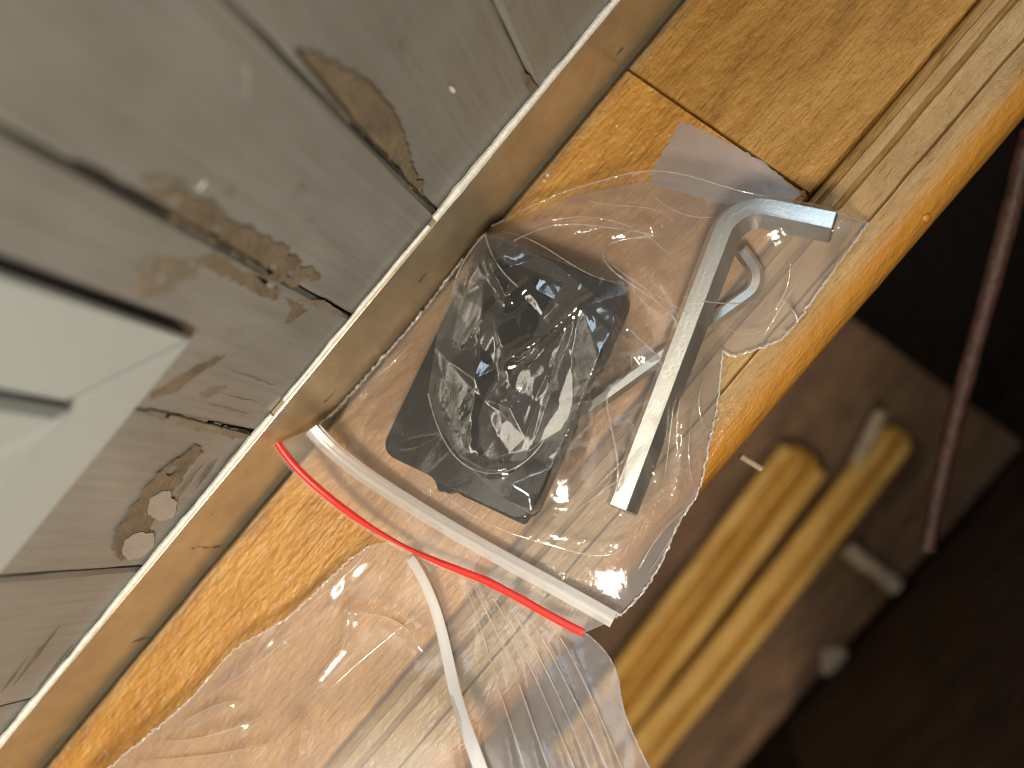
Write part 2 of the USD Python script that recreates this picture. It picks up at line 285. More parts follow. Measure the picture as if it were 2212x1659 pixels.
# ---------------------------------------------------------------- grey plank wall
YP = YF+.0011                                              # plank faces stand just behind the strip's top edge
wall = thing('plank_wall', 'grey painted wall of upright planks with peeling patches at the joints', 'wall', loc=(0, YP, 0))
seams = [P(555, 942, HS)[0], P(768, 690, HS)[0], P(952, 465, HS)[0], P(1168, 202, HS)[0]]
seams = [seams[0]-.0335*k for k in (5, 4, 3, 2, 1)] + seams + [seams[-1]+.032*k for k in (1, 2, 3)]
ZT = 0.135
for k in range(len(seams)-1):
    a, b = seams[k]+.00022, seams[k+1]-.00022; c = .0008; dy = .0001*((k*37) % 5)
    prof = [(a, .012), (a, c*.9), (a+c, dy), (b-c, dy), (b, c*.9), (b, .012)]
    n = len(prof); zs = np.linspace(.001, ZT, 60); V = []
    for z in zs:
        o = .00025*(meshkit.noise(np.c_[np.full(n, z*180), np.arange(n)*7.3, np.full(n, k)], 3)-.5)
        V.append(np.c_[[p[0] for p in prof]+o, YP+np.array([p[1] for p in prof]), np.full(n, z)])
    V = np.vstack(V); F = []
    for i in range(len(zs)-1):
        for j in range(n):
            p, q = i*n+j, i*n+(j+1) % n; F += [(p, q, q+n), (p, q+n, p+n)]
    e = (len(zs)-1)*n
    for j in range(1, n-1): F += [(0, j+1, j), (e, e+j, e+j+1)]
    tm = trimesh.Trimesh(V, np.array(F), process=False); trimesh.repair.fix_normals(tm)
    obj('plank', tm, M_wall, wall, smooth=25)
obj('backing', box(X0, X1, YP+.0122, YP+.02, .0, ZT), M_dirt, wall)
def rough_poly(px, jag=.0009, step=.0006, seed=0):
    """A ragged outline on the wall face from a traced one."""
    q = np.array([W(x, y, YP)[[0, 2]] for x, y in px]); q = resample(np.vstack([q, q[:1]]), step)[:-1]
    d = np.stack([meshkit.fbm(np.c_[q*900, np.full(len(q), seed*5.1)], 3, seed+k)-.5 for k in (0, 1)], 1); q = q+2.2*jag*d
    pg = Polygon(q).buffer(0); return max(pg.geoms, key=lambda g: g.area) if pg.geom_type != 'Polygon' else pg
def patch(name, px, m, th=.00006, lift=.0, jag=.0009, seed=0, holes=0, label=None):
    pg = rough_poly(px, jag, seed=seed)
    r = np.random.default_rng(seed); x0, z0, x1, z1 = pg.bounds
    for k in range(holes):
        c = Point(r.uniform(x0, x1), r.uniform(z0, z1)); pg2 = pg.difference(c.buffer(r.uniform(.0003, .0012), 5)); pg = max(pg2.geoms, key=lambda g: g.area) if pg2.geom_type != 'Polygon' else pg2
    t = trimesh.creation.extrude_polygon(pg, th, engine='earcut'); v = np.array(t.vertices); w = np.c_[v[:, 0], YP-lift-v[:, 2]+.00002, v[:, 1]]
    tm = trimesh.Trimesh(w, t.faces, process=False); trimesh.repair.fix_normals(tm); return obj(name, tm, m, wall, label=label)
patch('bare_patch', [(640, 105), (690, 120), (735, 140), (790, 172), (830, 215), (860, 262), (875, 300), (890, 345), (905, 385), (925, 440), (945, 462), (905, 425), (880, 390), (850, 350), (815, 320), (775, 280), (740, 245), (712, 210), (680, 165)], M_bare, seed=1, label='long brown bare patch beside a plank joint')
patch('bare_patch', [(318, 415), (350, 405), (380, 402), (420, 425), (455, 432), (485, 470), (540, 490), (590, 520), (625, 540), (655, 575), (695, 595), (690, 608), (655, 602), (640, 622), (600, 608), (560, 590), (520, 560), (470, 530), (420, 500), (380, 480), (350, 450)], M_bare, seed=2, holes=9, label='wide ragged bare patch across a plank joint')
patch('bare_patch', [(300, 590), (330, 560), (370, 548), (410, 560), (430, 575), (420, 600), (390, 620), (350, 640), (310, 640), (285, 622)], M_bare2, seed=3, holes=6, jag=.0012)
patch('bare_patch', [(410, 560), (470, 545), (520, 580), (570, 600), (610, 625), (600, 650), (560, 640), (520, 615), (470, 590)], M_bare, seed=4, holes=3)
patch('bare_patch', [(612, 640), (640, 650), (665, 672), (650, 680), (625, 700), (612, 690), (630, 670)], M_bare, seed=5)
patch('bare_patch', [(640, 648), (700, 648), (755, 688), (700, 668)], M_bare2, seed=6, jag=.0003)
patch('bare_patch', [(330, 415), (300, 385), (350, 380), (410, 395)], M_bare2, seed=16, jag=.001)
patch('bare_patch', [(325, 850), (380, 815), (440, 780), (490, 760), (480, 775), (430, 810), (380, 845), (330, 862)], M_bare, seed=7, label='slanting dark scrape by the white frame')
patch('bare_patch', [(425, 850), (460, 838), (495, 830), (480, 850), (440, 858)], M_bare2, seed=8)
patch('bare_patch', [(250, 1150), (290, 1090), (335, 1030), (380, 990), (420, 965), (440, 975), (405, 1010), (385, 1050), (350, 1090), (330, 1120), (320, 1160), (280, 1205), (255, 1212), (245, 1180)], M_bare, seed=9, holes=5, label='brown bare patch with pale paint flakes below the frame')
patch('paint_flake', [(318, 1110), (325, 1075), (350, 1060), (368, 1062), (382, 1092), (370, 1118), (345, 1125)], M_flake, lift=.00016, jag=.0005, seed=10)
patch('paint_flake', [(262, 1195), (268, 1165), (300, 1148), (332, 1152), (330, 1180), (300, 1205), (275, 1208)], M_flake, lift=.00016, jag=.0005, seed=11)
patch('bare_patch', [(800, 640), (835, 590), (862, 570), (850, 590), (815, 640)], M_bare2, seed=12, jag=.0005)
patch('bare_patch', [(960, 455), (985, 425), (1020, 395), (1065, 350), (1050, 375), (1005, 425), (975, 455)], M_bare, seed=13, jag=.0006)
patch('bare_patch', [(1140, 190), (1130, 150), (1148, 170), (1168, 196), (1150, 225), (1090, 290), (1110, 255), (1150, 205)], M_bare, seed=14, jag=.0005)
patch('bare_patch', [(316, 880), (340, 885), (430, 900), (480, 918), (540, 935), (548, 945), (500, 945), (440, 935), (380, 915), (320, 900)], M_bare2, seed=15, holes=8, jag=.0009)
patch('paint_speck', [(970, 186), (978, 188), (984, 198), (978, 203), (972, 196)], M_crumb, jag=.0002, seed=21)
patch('paint_speck', [(524, 140), (536, 135), (540, 160), (534, 205), (526, 210), (530, 170)], M_flake, jag=.0004, seed=22)
patch('paint_speck', [(425, 408), (440, 392), (447, 388), (444, 396), (430, 412)], M_crumb, jag=.0002, seed=23)
patch('paint_speck', [(545, 590), (575, 605), (600, 625), (570, 612)], M_flake, jag=.0003, seed=24)
for k, (a, b) in enumerate([((400, 1010), (330, 1090)), ((440, 1000), (360, 1105)), ((470, 990), (420, 1060)), ((160, 1390), (80, 1490)), ((250, 1300), (110, 1480)), ((130, 1350), (30, 1480)), ((60, 1420), (0, 1500)), ((520, 960), (470, 1030)), ((300, 1340), (200, 1470)), ((480, 850), (560, 870)), ((500, 800), (600, 835)), ((450, 872), (540, 895))]):
    d = np.array([b[1]-a[1], a[0]-b[0]], float); d *= (1.8+k % 3)/np.linalg.norm(d); m_ = ((a[0]+b[0])/2, (a[1]+b[1])/2)
    patch('scratch', [a, (m_[0]+d[0], m_[1]+d[1]), b, (m_[0]-d[0], m_[1]-d[1])], M_bare if k < 8 else M_bare2, th=.00008, jag=.0002, seed=30+k)
def joint_line(pts, r, seed, m):
    q = smooth_path([W(x, y, YP) for x, y in pts], .0008); v = meshkit.fbm(np.c_[q[:, [0, 2]]*500, q[:, 0]*0], 3, seed)
    q[:, 0] += .0004*(v-.5); return obj('joint_dirt', tube(q, r*(.5+v), 6), m, wall, smooth=40)
joint_line([(640, 112), (700, 185), (760, 255), (830, 335), (900, 412), (945, 462)], .00028, 1, M_dirt)
joint_line([(160, 345), (240, 390), (330, 440), (420, 490), (500, 535), (580, 585)], .00030, 2, M_dirt)
joint_line([(320, 882), (400, 902), (480, 922), (545, 940)], .00022, 3, M_dirt)

# ---------------------------------------------------------------- white mitred frame on the wall
TF = .0022; YFr = YP-TF
fr = thing('white_frame', 'white mitred frame corner with a raised inner panel on the grey wall', 'frame', loc=(0, YP, 0))
cx, cz = W(391, 723, YFr)[0], W(400, 757, YFr)[2]; XL, ZH = X0, ZT-.002
ix, _, iz = W(163, 897, YFr-.0022)
def plate(poly, y0, y1, ch=.0005):
    """A mitred rail: polygon in (x, z), front face at y1 nearer the room, front edges eased."""
    pg = Polygon(poly); inn = pg.buffer(-ch, join_style=2); q = np.array(pg.exterior.coords)[:-1]; i = np.array(inn.exterior.coords)[:-1]
    V = np.vstack([np.c_[q[:, 0], np.full(len(q), y0), q[:, 1]], np.c_[q[:, 0], np.full(len(q), y1+ch), q[:, 1]], np.c_[i[:, 0], np.full(len(i), y1), i[:, 1]]])
    return trimesh.Trimesh(V).convex_hull
gp = .00018
wS = cx-ix; wB = iz-cz
obj('side_rail', plate([(cx, cz+gp*2), (cx, ZH), (ix, ZH), (ix, iz+gp*2)], YP-.0006, YFr), M_white, fr, smooth=20)
obj('bottom_rail', plate([(XL, cz), (cx-gp*2, cz), (ix-gp*2, iz), (XL, iz)], YP-.0006, YFr), M_white, fr, smooth=20)
obj('inner_side_rail', plate([(ix, iz+gp*2), (ix, ZH), (ix-wS, ZH), (ix-wS, iz+wB+gp*2)], YFr+.001, YFr-.0022, .0011), M_white, fr, smooth=20)
obj('inner_bottom_rail', plate([(XL, iz), (ix-gp*2, iz), (ix-wS-gp*2, iz+wB), (XL, iz+wB)], YFr+.001, YFr-.0022, .0011), M_white, fr, smooth=20)
obj('inner_panel', box(XL, ix-wS-.0003, YFr, YFr-.0015, iz+wB+.0003, ZH), M_white, fr)
obj('dark_strip', box(cx+.00005, cx+.0004, YFr+.0006, YP-.0003, cz+.002, ZH, .0003), M_dark_strip, fr)  # thin black strip up the side edge of the frame

# ---------------------------------------------------------------- contents of the bag
def hexkey(name, path, af, label, cat='hex key', zrot=0.0):
    q = np.asarray(path, float); r = af/math.sqrt(3); T = np.gradient(q, axis=0); T /= np.linalg.norm(T, axis=1, keepdims=True); V = []
    Q = [(q[0], T[0], .86)] + [(p+(T[0]*.0004 if k == 0 else -T[-1]*.0004 if k == len(q)-1 else 0), t, 1.0) for k, (p, t) in enumerate(zip(q, T))] + [(q[-1], T[-1], .86)]
    for p, t, s in Q:
        u = np.cross(t, (0, 0, 1.0)); u /= np.linalg.norm(u); w = np.cross(u, t)
        for k in range(6):
            a = math.pi/3*k+zrot; V.append(p+s*r*(math.cos(a)*w+math.sin(a)*u))
    m = len(Q); F = []
    for i in range(m-1):
        for k in range(6):
            a, b = i*6+k, i*6+(k+1) % 6; F += [(a, b, b+6), (a, b+6, a+6)]
    for k in range(1, 5): F += [(0, k+1, k), ((m-1)*6, (m-1)*6+k, (m-1)*6+k+1)]
    tm = trimesh.Trimesh(np.array(V), np.array(F), process=False); trimesh.repair.fix_normals(tm)
    p = obj(name, tm, M_steel, None, smooth=24); data(p, label, cat); return tm
def bend(p0, pc, p1, rad, n=12):
    """Straight, rounded corner, straight."""
    p0, pc, p1 = map(np.asarray, (p0, pc, p1)); a = (p0-pc)/np.linalg.norm(p0-pc); b = (p1-pc)/np.linalg.norm(p1-pc)
    th = math.acos(np.clip(a@b, -1, 1)); d = rad/math.tan(th/2); t = np.linspace(0, 1, n)[:, None]
    A, B = pc+a*d, pc+b*d; mid = (a+b)/np.linalg.norm(a+b); C = pc+mid*rad/math.sin(th/2)
    va, vb = A-C, B-C; om = math.acos(np.clip((va@vb)/(rad*rad), -1, 1)); arc = C+(np.sin((1-t)*om)*va+np.sin(t*om)*vb)/math.sin(om)
    return np.vstack([p0, arc, p1])
ZK = .0062
big_path = bend(P(1342, 1102, ZK), P(1588, 448, ZK+.001), P(1803, 492, ZK+.002), .0062)
small_path = bend(P(1238, 908, .0024), P(1652, 612, .0020), P(1600, 540, .0030), .0040)
hexkey('hex_key', big_path, .0053, 'large steel hex key lying diagonally in the clear bag', zrot=math.radians(22))
hexkey('hex_key', small_path, .0025, 'small thin hex key crossing under the large one', zrot=math.radians(27))
ZB = .0085
blk = np.array([P(x, y, ZB)[:2] for x, y in [(1046, 500), (1362, 625), (1138, 1130), (818, 975)]])
bp = Polygon(blk).buffer(-.003).buffer(.003, 8)
def slab(pg, z0, z1, c=.0006):
    lay = [(z0, c), (z0+c, 0), (z1-c, 0), (z1-c*.3, c*.3), (z1, c)]
    ring = [np.array(pg.buffer(-o).exterior.coords) for _, o in lay]; n = 120; V = []
    for (z, _), q in zip(lay, ring):
        ls = LineString(q); pts = np.array([ls.interpolate(t, normalized=True).coords[0] for t in np.arange(n)/n]); V.append(np.c_[pts, np.full(n, z)])
    return trimesh.Trimesh(np.vstack(V)).convex_hull
obj('rubber_block', slab(bp, .0007, ZB), M_rubber, None, smooth=35, label='black rubber block with rounded corners inside the crinkled pouch', cat='block')

tq = [P(x, y, .0045)[:2] for x, y in [(930, 1028), (940, 1040), (948, 1062), (958, 1058), (966, 1066), (984, 1060), (1000, 1072), (1040, 1090), (1128, 1132), (1150, 1100), (1158, 1075), (1060, 1030), (960, 1000)]]
tt = trimesh.creation.extrude_polygon(Polygon(tq).buffer(0), .0035, engine='earcut'); tt.apply_translation([0, 0, .001])
obj('torn_tape', tt, M_rubber, None, label='ragged strip of black tape under the lower edge of the block', cat='tape')

# ---------------------------------------------------------------- plastic film
def crumple(xy, spacing, amp, seed, ang=0.0, el=1.0):
    """Crumpled sheet: random facets that meet in straight creases."""
    if el != 1: c, q = math.cos(ang), math.sin(ang); xy = xy@np.array([[c, -q], [q, c]])/np.array([el, 1.0])
    r = np.random.default_rng(seed); lo, hi = xy.min(0)-spacing*2, xy.max(0)+spacing*2
    n = int(np.prod((hi-lo)/spacing)); p = r.uniform(lo, hi, (n, 2)); h = r.normal(0, amp, n)
    return np.nan_to_num(LinearNDInterpolator(p, h)(xy))
def ridge(xy, line, w, a):
    ls = LineString(np.asarray(line)[:, :2]); q = resample(np.asarray(line)[:, :2], .0004)
    from scipy.spatial import cKDTree
    d, i = cKDTree(q).query(xy); t = i/len(q); return a*np.exp(-(d/w)**1.3)*np.minimum(1, np.minimum(t, 1-t)*8+.15)
def sheet(outline, step, obstacle=None, clear=.0003, sag=1.0, iters=500):
    """Film stretched from its outline over what lies beneath: returns points, base heights, faces."""
    b = np.array([P(x, y, z) for x, y, z in outline]); b = resample(np.vstack([b, b[:1]]), step)[:-1]
    pg = Polygon(b[:, :2]).buffer(0)
    if pg.geom_type != 'Polygon': pg = max(pg.geoms, key=lambda g: g.area)
    x0, y0, x1, y1 = pg.bounds; h = step; gx, gy = np.meshgrid(np.arange(x0-h, x1+2*h, h), np.arange(y0-h, y1+2*h, h), indexing='ij')
    inside = contains_xy(pg.buffer(-step*.45), gx, gy)
    from scipy.spatial import cKDTree
    bz = b[cKDTree(b[:, :2]).query(np.c_[gx.ravel(), gy.ravel()])[1], 2].reshape(gx.shape)
    C = np.full(gx.shape, -1.0) if obstacle is None else obstacle(gx, gy)
    z = np.where(inside, np.maximum(bz, C), bz)
    for k in range(iters):
        a = (np.roll(z, 1, 0)+np.roll(z, -1, 0)+np.roll(z, 1, 1)+np.roll(z, -1, 1))/4
        z = np.where(inside, np.maximum(a*sag, C+clear), bz)
    jit = (RNG.random((inside.sum(), 2))-.5)*step*.35
    xy = np.vstack([b[:, :2], np.c_[gx[inside], gy[inside]]+jit]); zz = np.r_[b[:, 2], z[inside]]
    tri = Delaunay(xy).simplices; cen = xy[tri].mean(1); tri = tri[contains_xy(pg, cen[:, 0], cen[:, 1])]
    a_, b_, c_ = xy[tri[:, 0]], xy[tri[:, 1]], xy[tri[:, 2]]; ar = np.cross(b_-a_, c_-a_); tri = tri[np.abs(ar) > 1e-12]; ar = ar[np.abs(ar) > 1e-12]
    tri = np.where((ar < 0)[:, None], tri[:, [0, 2, 1]], tri)
    from scipy.spatial import cKDTree as KD
    edge = np.clip(KD(b[:, :2]).query(xy)[0]/.003, 0, 1)
    floorz = np.interp  # noqa
    Cx = None if obstacle is None else obstacle(xy[:, 0], xy[:, 1])
    return xy, zz, tri, edge, Cx, b
def ob_line(path, r):
    ls = LineString(np.asarray(path)[:, :2]); q = resample(np.asarray(path), .0005)
    from scipy.spatial import cKDTree
    kd = cKDTree(q[:, :2])
    def f(x, y):
        d, i = kd.query(np.c_[np.ravel(x), np.ravel(y)]); hh = np.where(d < r, q[i, 2]+np.sqrt(np.maximum(r*r-d*d, 0)), -1.0); return hh.reshape(np.shape(x))
    return f
_ok1, _ok2 = ob_line(big_path, .0030), ob_line(small_path, .0015)
_bb = bp.buffer(.0004)
def ob_block(x, y): return np.where(contains_xy(_bb, x, y), ZB, -1.0)
def ob_all(x, y): return np.maximum.reduce([ob_block(x, y)+.0006, _ok1(x, y), _ok2(x, y), np.full(np.shape(x), .0004)])

# inner crinkled pouch round the block
pouch = thing('inner_pouch', 'tight crinkled clear pouch wrapped over the black rubber block', 'pouch', loc=tuple(np.r_[blk.mean(0), .0005]))
po = [(1048, 503, .009), (1120, 530, .009), (1200, 570, .009), (1290, 640, .009), (1362, 712, .008), (1425, 772, .004), (1380, 800, .003), (1320, 840, .003), (1290, 900, .003), (1262, 1000, .003), (1215, 1075, .006),
      (1150, 1112, .008), (1080, 1070, .009), (1010, 1008, .009), (950, 925, .009), (925, 850, .009), (945, 720, .009), (985, 600, .009)]
xy, z, tri, edge, C, b = sheet(po, .0003, ob_block, .0002, iters=250)
cr = crumple(xy, .0062, .00110, 1, .35, 2.2)+crumple(xy, .0034, .00028, 2, 1.3, 2.6)+crumple(xy, .0016, .00005, 3, .2, 2.5)
cr = cr+ridge(xy, [P(x, y, ZB)[:2] for x, y in [(1330, 600), (1240, 680), (1170, 740), (1090, 790)]], .0009, .0016)
cr = cr+ridge(xy, [P(x, y, ZB)[:2] for x, y in [(940, 925), (985, 985), (1060, 1020), (1120, 1010)]], .0008, .0014)
cr = cr+ridge(xy, [P(x, y, ZB)[:2] for x, y in [(1160, 600), (1100, 650), (1060, 560)]], .0008, .0010)
z = np.maximum(z+(cr+.0008)*(.25+.75*edge), np.maximum(C, 0)+.00025)
obj('film', (np.c_[xy, z], tri), M_pouch, pouch, smooth=True)
for k, pth in enumerate([[(1048, 505, .0096), (1005, 560, .0100), (985, 600, .0098)], [(1048, 505, .0096), (1068, 560, .0105), (1120, 620, .0108)], [(1362, 712, .0086), (1395, 745, .0060), (1425, 772, .0042)],
                         [(925, 850, .0094), (945, 920, .0096), (1010, 1008, .0094), (1075, 1022, .0098), (1130, 1000, .0100), (1180, 940, .0100)]]):
    q = smooth_path([P(*p) for p in pth], .0006); obj('fold', tube(q, .00016, 6, .4), M_fold, pouch, smooth=True)

# the zip bag
bag = thing('zip_bag', 'clear zip lock bag with a red line, holding two hex keys', 'bag', loc=tuple(P(1300, 800)))
RED = [(600, 958, .0125), (640, 1010, .0100), (700, 1065, .0070), (780, 1125, .0045), (870, 1178, .0030), (950, 1215, .0024), (1030, 1246, .0022), (1100, 1280, .0022), (1180, 1325, .0022), (1262, 1367, .0022)]
ZIP = [(672, 928, .0090), (730, 985, .0062), (790, 1030, .0044), (880, 1088, .0030), (1000, 1160, .0024), (1150, 1243, .0022), (1325, 1340, .0022)]
up = [(1330, 1335, .0015), (1395, 1270, .0010), (1440, 1190, .0008), (1478, 1110, .0008), (1502, 1075, .0008), (1530, 970, .0009), (1548, 890, .0011), (1557, 800, .0014), (1561, 757, .0016), (1590, 768, .0014), (1625, 757, .0014),
      (1680, 738, .0014), (1700, 722, .0014), (1740, 670, .0014), (1790, 600, .0015), (1830, 545, .0016), (1876, 481, .0020), (1830, 466, .0045), (1790, 450, .0060), (1700, 432, .0080), (1590, 410, .0095), (1480, 378, .0080), (1390, 370, .0070), (1300, 390, .0060), (1225, 412, .0050),
      (1130, 455, .0050), (1062, 489, .0060), (1000, 560, .0060), (960, 612, .0030), (900, 690, .0018), (830, 770, .0014), (760, 850, .0020), (690, 918, .0070)]
xy, z, tri, edge, C, b = sheet(RED+up, .00042, ob_all, .0004, iters=900)
cr = crumple(xy, .0095, .00085, 11, .2, 1.8)+crumple(xy, .0040, .00018, 12, -.5, 2.6)+crumple(xy, .0018, .00003, 13, .9, 2.5)
rid = [[(960, 1068), (1000, 1100), (1100, 1150), (1220, 1186), (1300, 1200), (1345, 1186)], [(1110, 520), (1200, 487), (1320, 492), (1412, 510), (1320, 526), (1304, 545), (1380, 625), (1462, 705)], [(1310, 850), (1322, 930), (1335, 1010), (1330, 1060)],
       [(1690, 650), (1720, 700), (1690, 720)], [(1400, 900), (1420, 980), (1430, 1080)], [(1480, 900), (1475, 1000), (1455, 1090)], [(860, 760), (800, 840), (750, 900)]]
for l in rid: cr = cr+ridge(xy, [P(x, y, .003)[:2] for x, y in l], .0011, .0016)
q = xy
xz = np.array([P(1100, 1200)[:2], P(1400, 700)[:2]])
zd = LineString([P(*p)[:2] for p in ZIP]); from shapely import points as _pts, distance as _dist
calm = np.clip((_dist(_pts(xy), zd)-.003)/.010, .06, 1)
z2 = np.maximum(z+(cr+.0003)*(.15+.85*edge)*calm, np.maximum(C, .0003)+.0003)
nb = len(b); z2[:nb] = b[:, 2]
obj('front_film', (np.c_[xy, z2], tri), M_film, bag, smooth=True)
BODY = (xy, z2)
from scipy.spatial import cKDTree
_kd = cKDTree(xy)
def on_bag(px, py, up_=.0002, zg=.004):
    p = P(px, py, zg)
    for _ in range(4):
        zz = z2[_kd.query(p[:2])[1]]+up_; p = P(px, py, zz)
    return p
bx, bzz, btri, bedge, _, _ = sheet([(x, y, max(.0006, zz-.0012)) for x, y, zz in up[:-1]]+[(700, 930, .0060), (800, 1045, .0030), (1000, 1165, .0012)], .0012, lambda x, y: np.full(np.shape(x), .0003), 0, iters=120)
bzz = np.minimum(bzz, .0005+.0002*meshkit.noise(np.c_[bx*300, bx[:, 0]*0], 2)) if True else bzz
obj('back_film', (np.c_[bx, bzz], btri), M_film_back, bag, smooth=True)
def edge_tube(name, pts, r, m, step=.0005, jit=.5, parent=bag, wob=.00012):
    q = smooth_path([P(*p) for p in pts], step); q[1:-1] += RNG.normal(0, wob, q[1:-1].shape); return obj(name, tube(q, r, 6, jit), m, parent, smooth=True)
edge_tube('seam', up[:9], .00022, M_seam)
edge_tube('seam', up[8:17], .00020, M_seam)
edge_tube('seam', up[16:27], .00014, M_fold, jit=.3, wob=.00003)
edge_tube('seam', up[27:], .00022, M_seam)
for l in rid[:4]:
    if len(l) > 2:
        q = smooth_path([on_bag(x, y, .00012) for x, y in l], .0006); obj('fold', tube(q, .00017, 6, .6), M_fold, bag, smooth=True)
zp = smooth_path([P(x, y, zz+.0004) for x, y, zz in ZIP], .0008)
for l in [[(1130, 502), (1230, 470), (1340, 482), (1440, 545), (1480, 600)], [(1310, 560), (1360, 600), (1440, 650), (1520, 700)], [(1358, 570), (1366, 610), (1372, 645)], [(1395, 568), (1398, 605), (1404, 640)], [(1420, 620), (1408, 600), (1425, 575)],
          [(1706, 560), (1692, 640), (1640, 700)], [(1735, 590), (1690, 660), (1650, 725)], [(1500, 880), (1488, 980), (1500, 1060)], [(1472, 850), (1462, 950), (1480, 1050)], [(1455, 870), (1440, 1000), (1432, 1060)], [(1240, 1092), (1300, 1040), (1380, 960)], [(1210, 1130), (1290, 1070), (1345, 1030)],
          [(1380, 1232), (1430, 1150), (1480, 1100)], [(1400, 1240), (1445, 1170), (1490, 1085)], [(1475, 640), (1520, 650), (1600, 655), (1640, 650)], [(1560, 700), (1600, 720), (1680, 700)], [(1390, 380), (1420, 430), (1470, 460), (1540, 470)], [(1250, 420), (1300, 440), (1400, 450), (1470, 500)],
          [(1085, 500), (1150, 520), (1250, 580), (1330, 610)], [(900, 1050), (930, 1070), (920, 1035)], [(770, 840), (830, 800), (890, 740)], [(1530, 800), (1510, 870), (1525, 930)], [(1420, 560), (1400, 620), (1460, 680)]]:
    q = smooth_path([on_bag(x, y, .00010) for x, y in l], .0006); q[:, 2] = np.convolve(np.pad(q[:, 2], 2, mode='edge'), np.ones(5)/5, 'valid'); t = np.linspace(0, 1, len(q)); obj('fold', tube(q, .00003+.00009*np.sin(np.pi*t), 5, .5), M_fold, bag, smooth=True)
obj('zip_profile', cat_(ribbon(zp, .00140, .00018, 0.0, 9), ribbon(zp+np.array([0, 0, .0002]), .00055, .00012, .00004, 5)), M_zip, bag, smooth=40)
zq = smooth_path([P(x+18, y-10, zz+.0003) for x, y, zz in ZIP], .0008)
obj('zip_rib', tube(zq, .00022, 6), M_seam, bag, smooth=True)
rp = smooth_path([P(x, y, zz+.0004) for x, y, zz in RED], .0006); t = np.linspace(0, 1, len(rp))
rw = .00074-.00036*np.exp(-((t-.45)/.12)**2)
obj('red_line', ribbon(rp, rw, .0004, .0002, 5), M_red, bag, smooth=40)

zr = smooth_path([P(x, y, zz+.0002) for x, y, zz in RED], .0006); zz_ = smooth_path([P(x, y, zz+.0002) for x, y, zz in ZIP], .0006)
nn = 90; A_ = np.stack([np.interp(np.linspace(0, 1, nn), np.linspace(0, 1, len(zr)), zr[:, k]) for k in range(3)], 1); B_ = np.stack([np.interp(np.linspace(0, 1, nn), np.linspace(0, 1, len(zz_)), zz_[:, k]) for k in range(3)], 1)
ts = np.linspace(-.14, 1, 12); G_ = np.stack([A_+(B_-A_)*t_ for t_ in ts], 1)
G_[..., 2] += .00035*(meshkit.noise(np.concatenate([G_[..., :2]*260, G_[..., :1]*0], -1), 5)-.3)+.0003
idx = np.arange(nn*12).reshape(nn, 12); Fq = np.stack([idx[:-1, :-1], idx[1:, :-1], idx[1:, 1:], idx[:-1, 1:]], -1).reshape(-1, 4)
obj('zip_band', (G_.reshape(-1, 3), Fq), M_band, bag, smooth=True)

# the open mouth of the bag below the zip
fl = [(870, 1178, .0030), (830, 1172, .0040), (800, 1178, .0045), (700, 1262, .0050), (600, 1348, .0050), (510, 1402, .0055), (420, 1500, .0060), (330, 1580, .0070), (240, 1655, .0080), (150, 1740, .009), (120, 1790, .009), (1460, 1790, .012), (1405, 1665, .009), (1365, 1580, .0075), (1345, 1525, .0065), (1332, 1455, .0050), (1305, 1405, .0035), (1262, 1367, .0022)]+[(x, y, zz) for x, y, zz in RED[:4:-1]][1:]
xy, z, tri, edge, C, b = sheet(fl, .00045, lambda x, y: np.full(np.shape(x), .0012), 0, iters=300)
PL = [[(880, 1195), (925, 1270), (950, 1340), (968, 1420), (985, 1500), (1010, 1580), (1060, 1720)], [(996, 1249), (1030, 1330), (1060, 1430), (1095, 1540), (1150, 1720)], [(1023, 1260), (1065, 1350), (1110, 1450), (1150, 1560), (1210, 1720)],
      [(1066, 1292), (1110, 1370), (1150, 1450), (1195, 1550), (1265, 1720)], [(1113, 1327), (1160, 1410), (1200, 1490), (1240, 1580), (1300, 1720)], [(1160, 1360), (1200, 1430), (1240, 1510), (1280, 1590), (1330, 1720)], [(1210, 1375), (1240, 1430), (1270, 1490), (1310, 1580), (1370, 1720)]]
cr = crumple(xy, .010, .00060, 21, .45, 3.2)+crumple(xy, .0045, .00006, 22, .3, 4.0)+crumple(xy, .0022, .00002, 23)
for k, l in enumerate(PL): cr = cr+ridge(xy, [P(x, y, .005)[:2] for x, y in l], .0010, .0009)
for l in [[(400, 1560), (480, 1520), (520, 1515)], [(340, 1600), (450, 1590), (560, 1550)], [(300, 1640), (460, 1630), (600, 1600)], [(670, 1620), (675, 1570), (660, 1540)], [(800, 1185), (760, 1230), (690, 1290), (600, 1365)], [(760, 1290), (740, 1400), (680, 1480)], [(740, 1320), (820, 1330), (890, 1370), (910, 1410)]]:
    cr = cr+ridge(xy, [P(x, y, .005)[:2] for x, y in l], .0012, .0011)
zf = np.maximum(z+cr*(.1+.9*edge), .0012); zf[:len(b)] = b[:, 2]
obj('mouth_film', (np.c_[xy, zf], tri), M_flap, bag, smooth=True)
_kf = cKDTree(xy)
def on_flap(px, py, up_=.0003):
    p = P(px, py, .005)
    for _ in range(4): p = P(px, py, zf[_kf.query(p[:2])[1]]+up_)
    return p
tp = smooth_path([on_flap(x, y, .0004) for x, y in PL[0]], .0010)
from scipy.ndimage import gaussian_filter1d
tp = gaussian_filter1d(tp, 3, axis=0, mode='nearest'); tp[:, 2] += .0003
obj('mouth_strip', ribbon(tp, np.linspace(.0009, .0013, len(tp)), .00015, .0001, 7), M_tape, bag, smooth=40)
for l in PL[1:]:
    q = smooth_path([on_flap(x, y, .0001) for x, y in l], .0010); q[:, 2] = gaussian_filter1d(q[:, 2], 2); obj('pleat', tube(q, .00016, 6, .3), M_fold, bag, smooth=True)
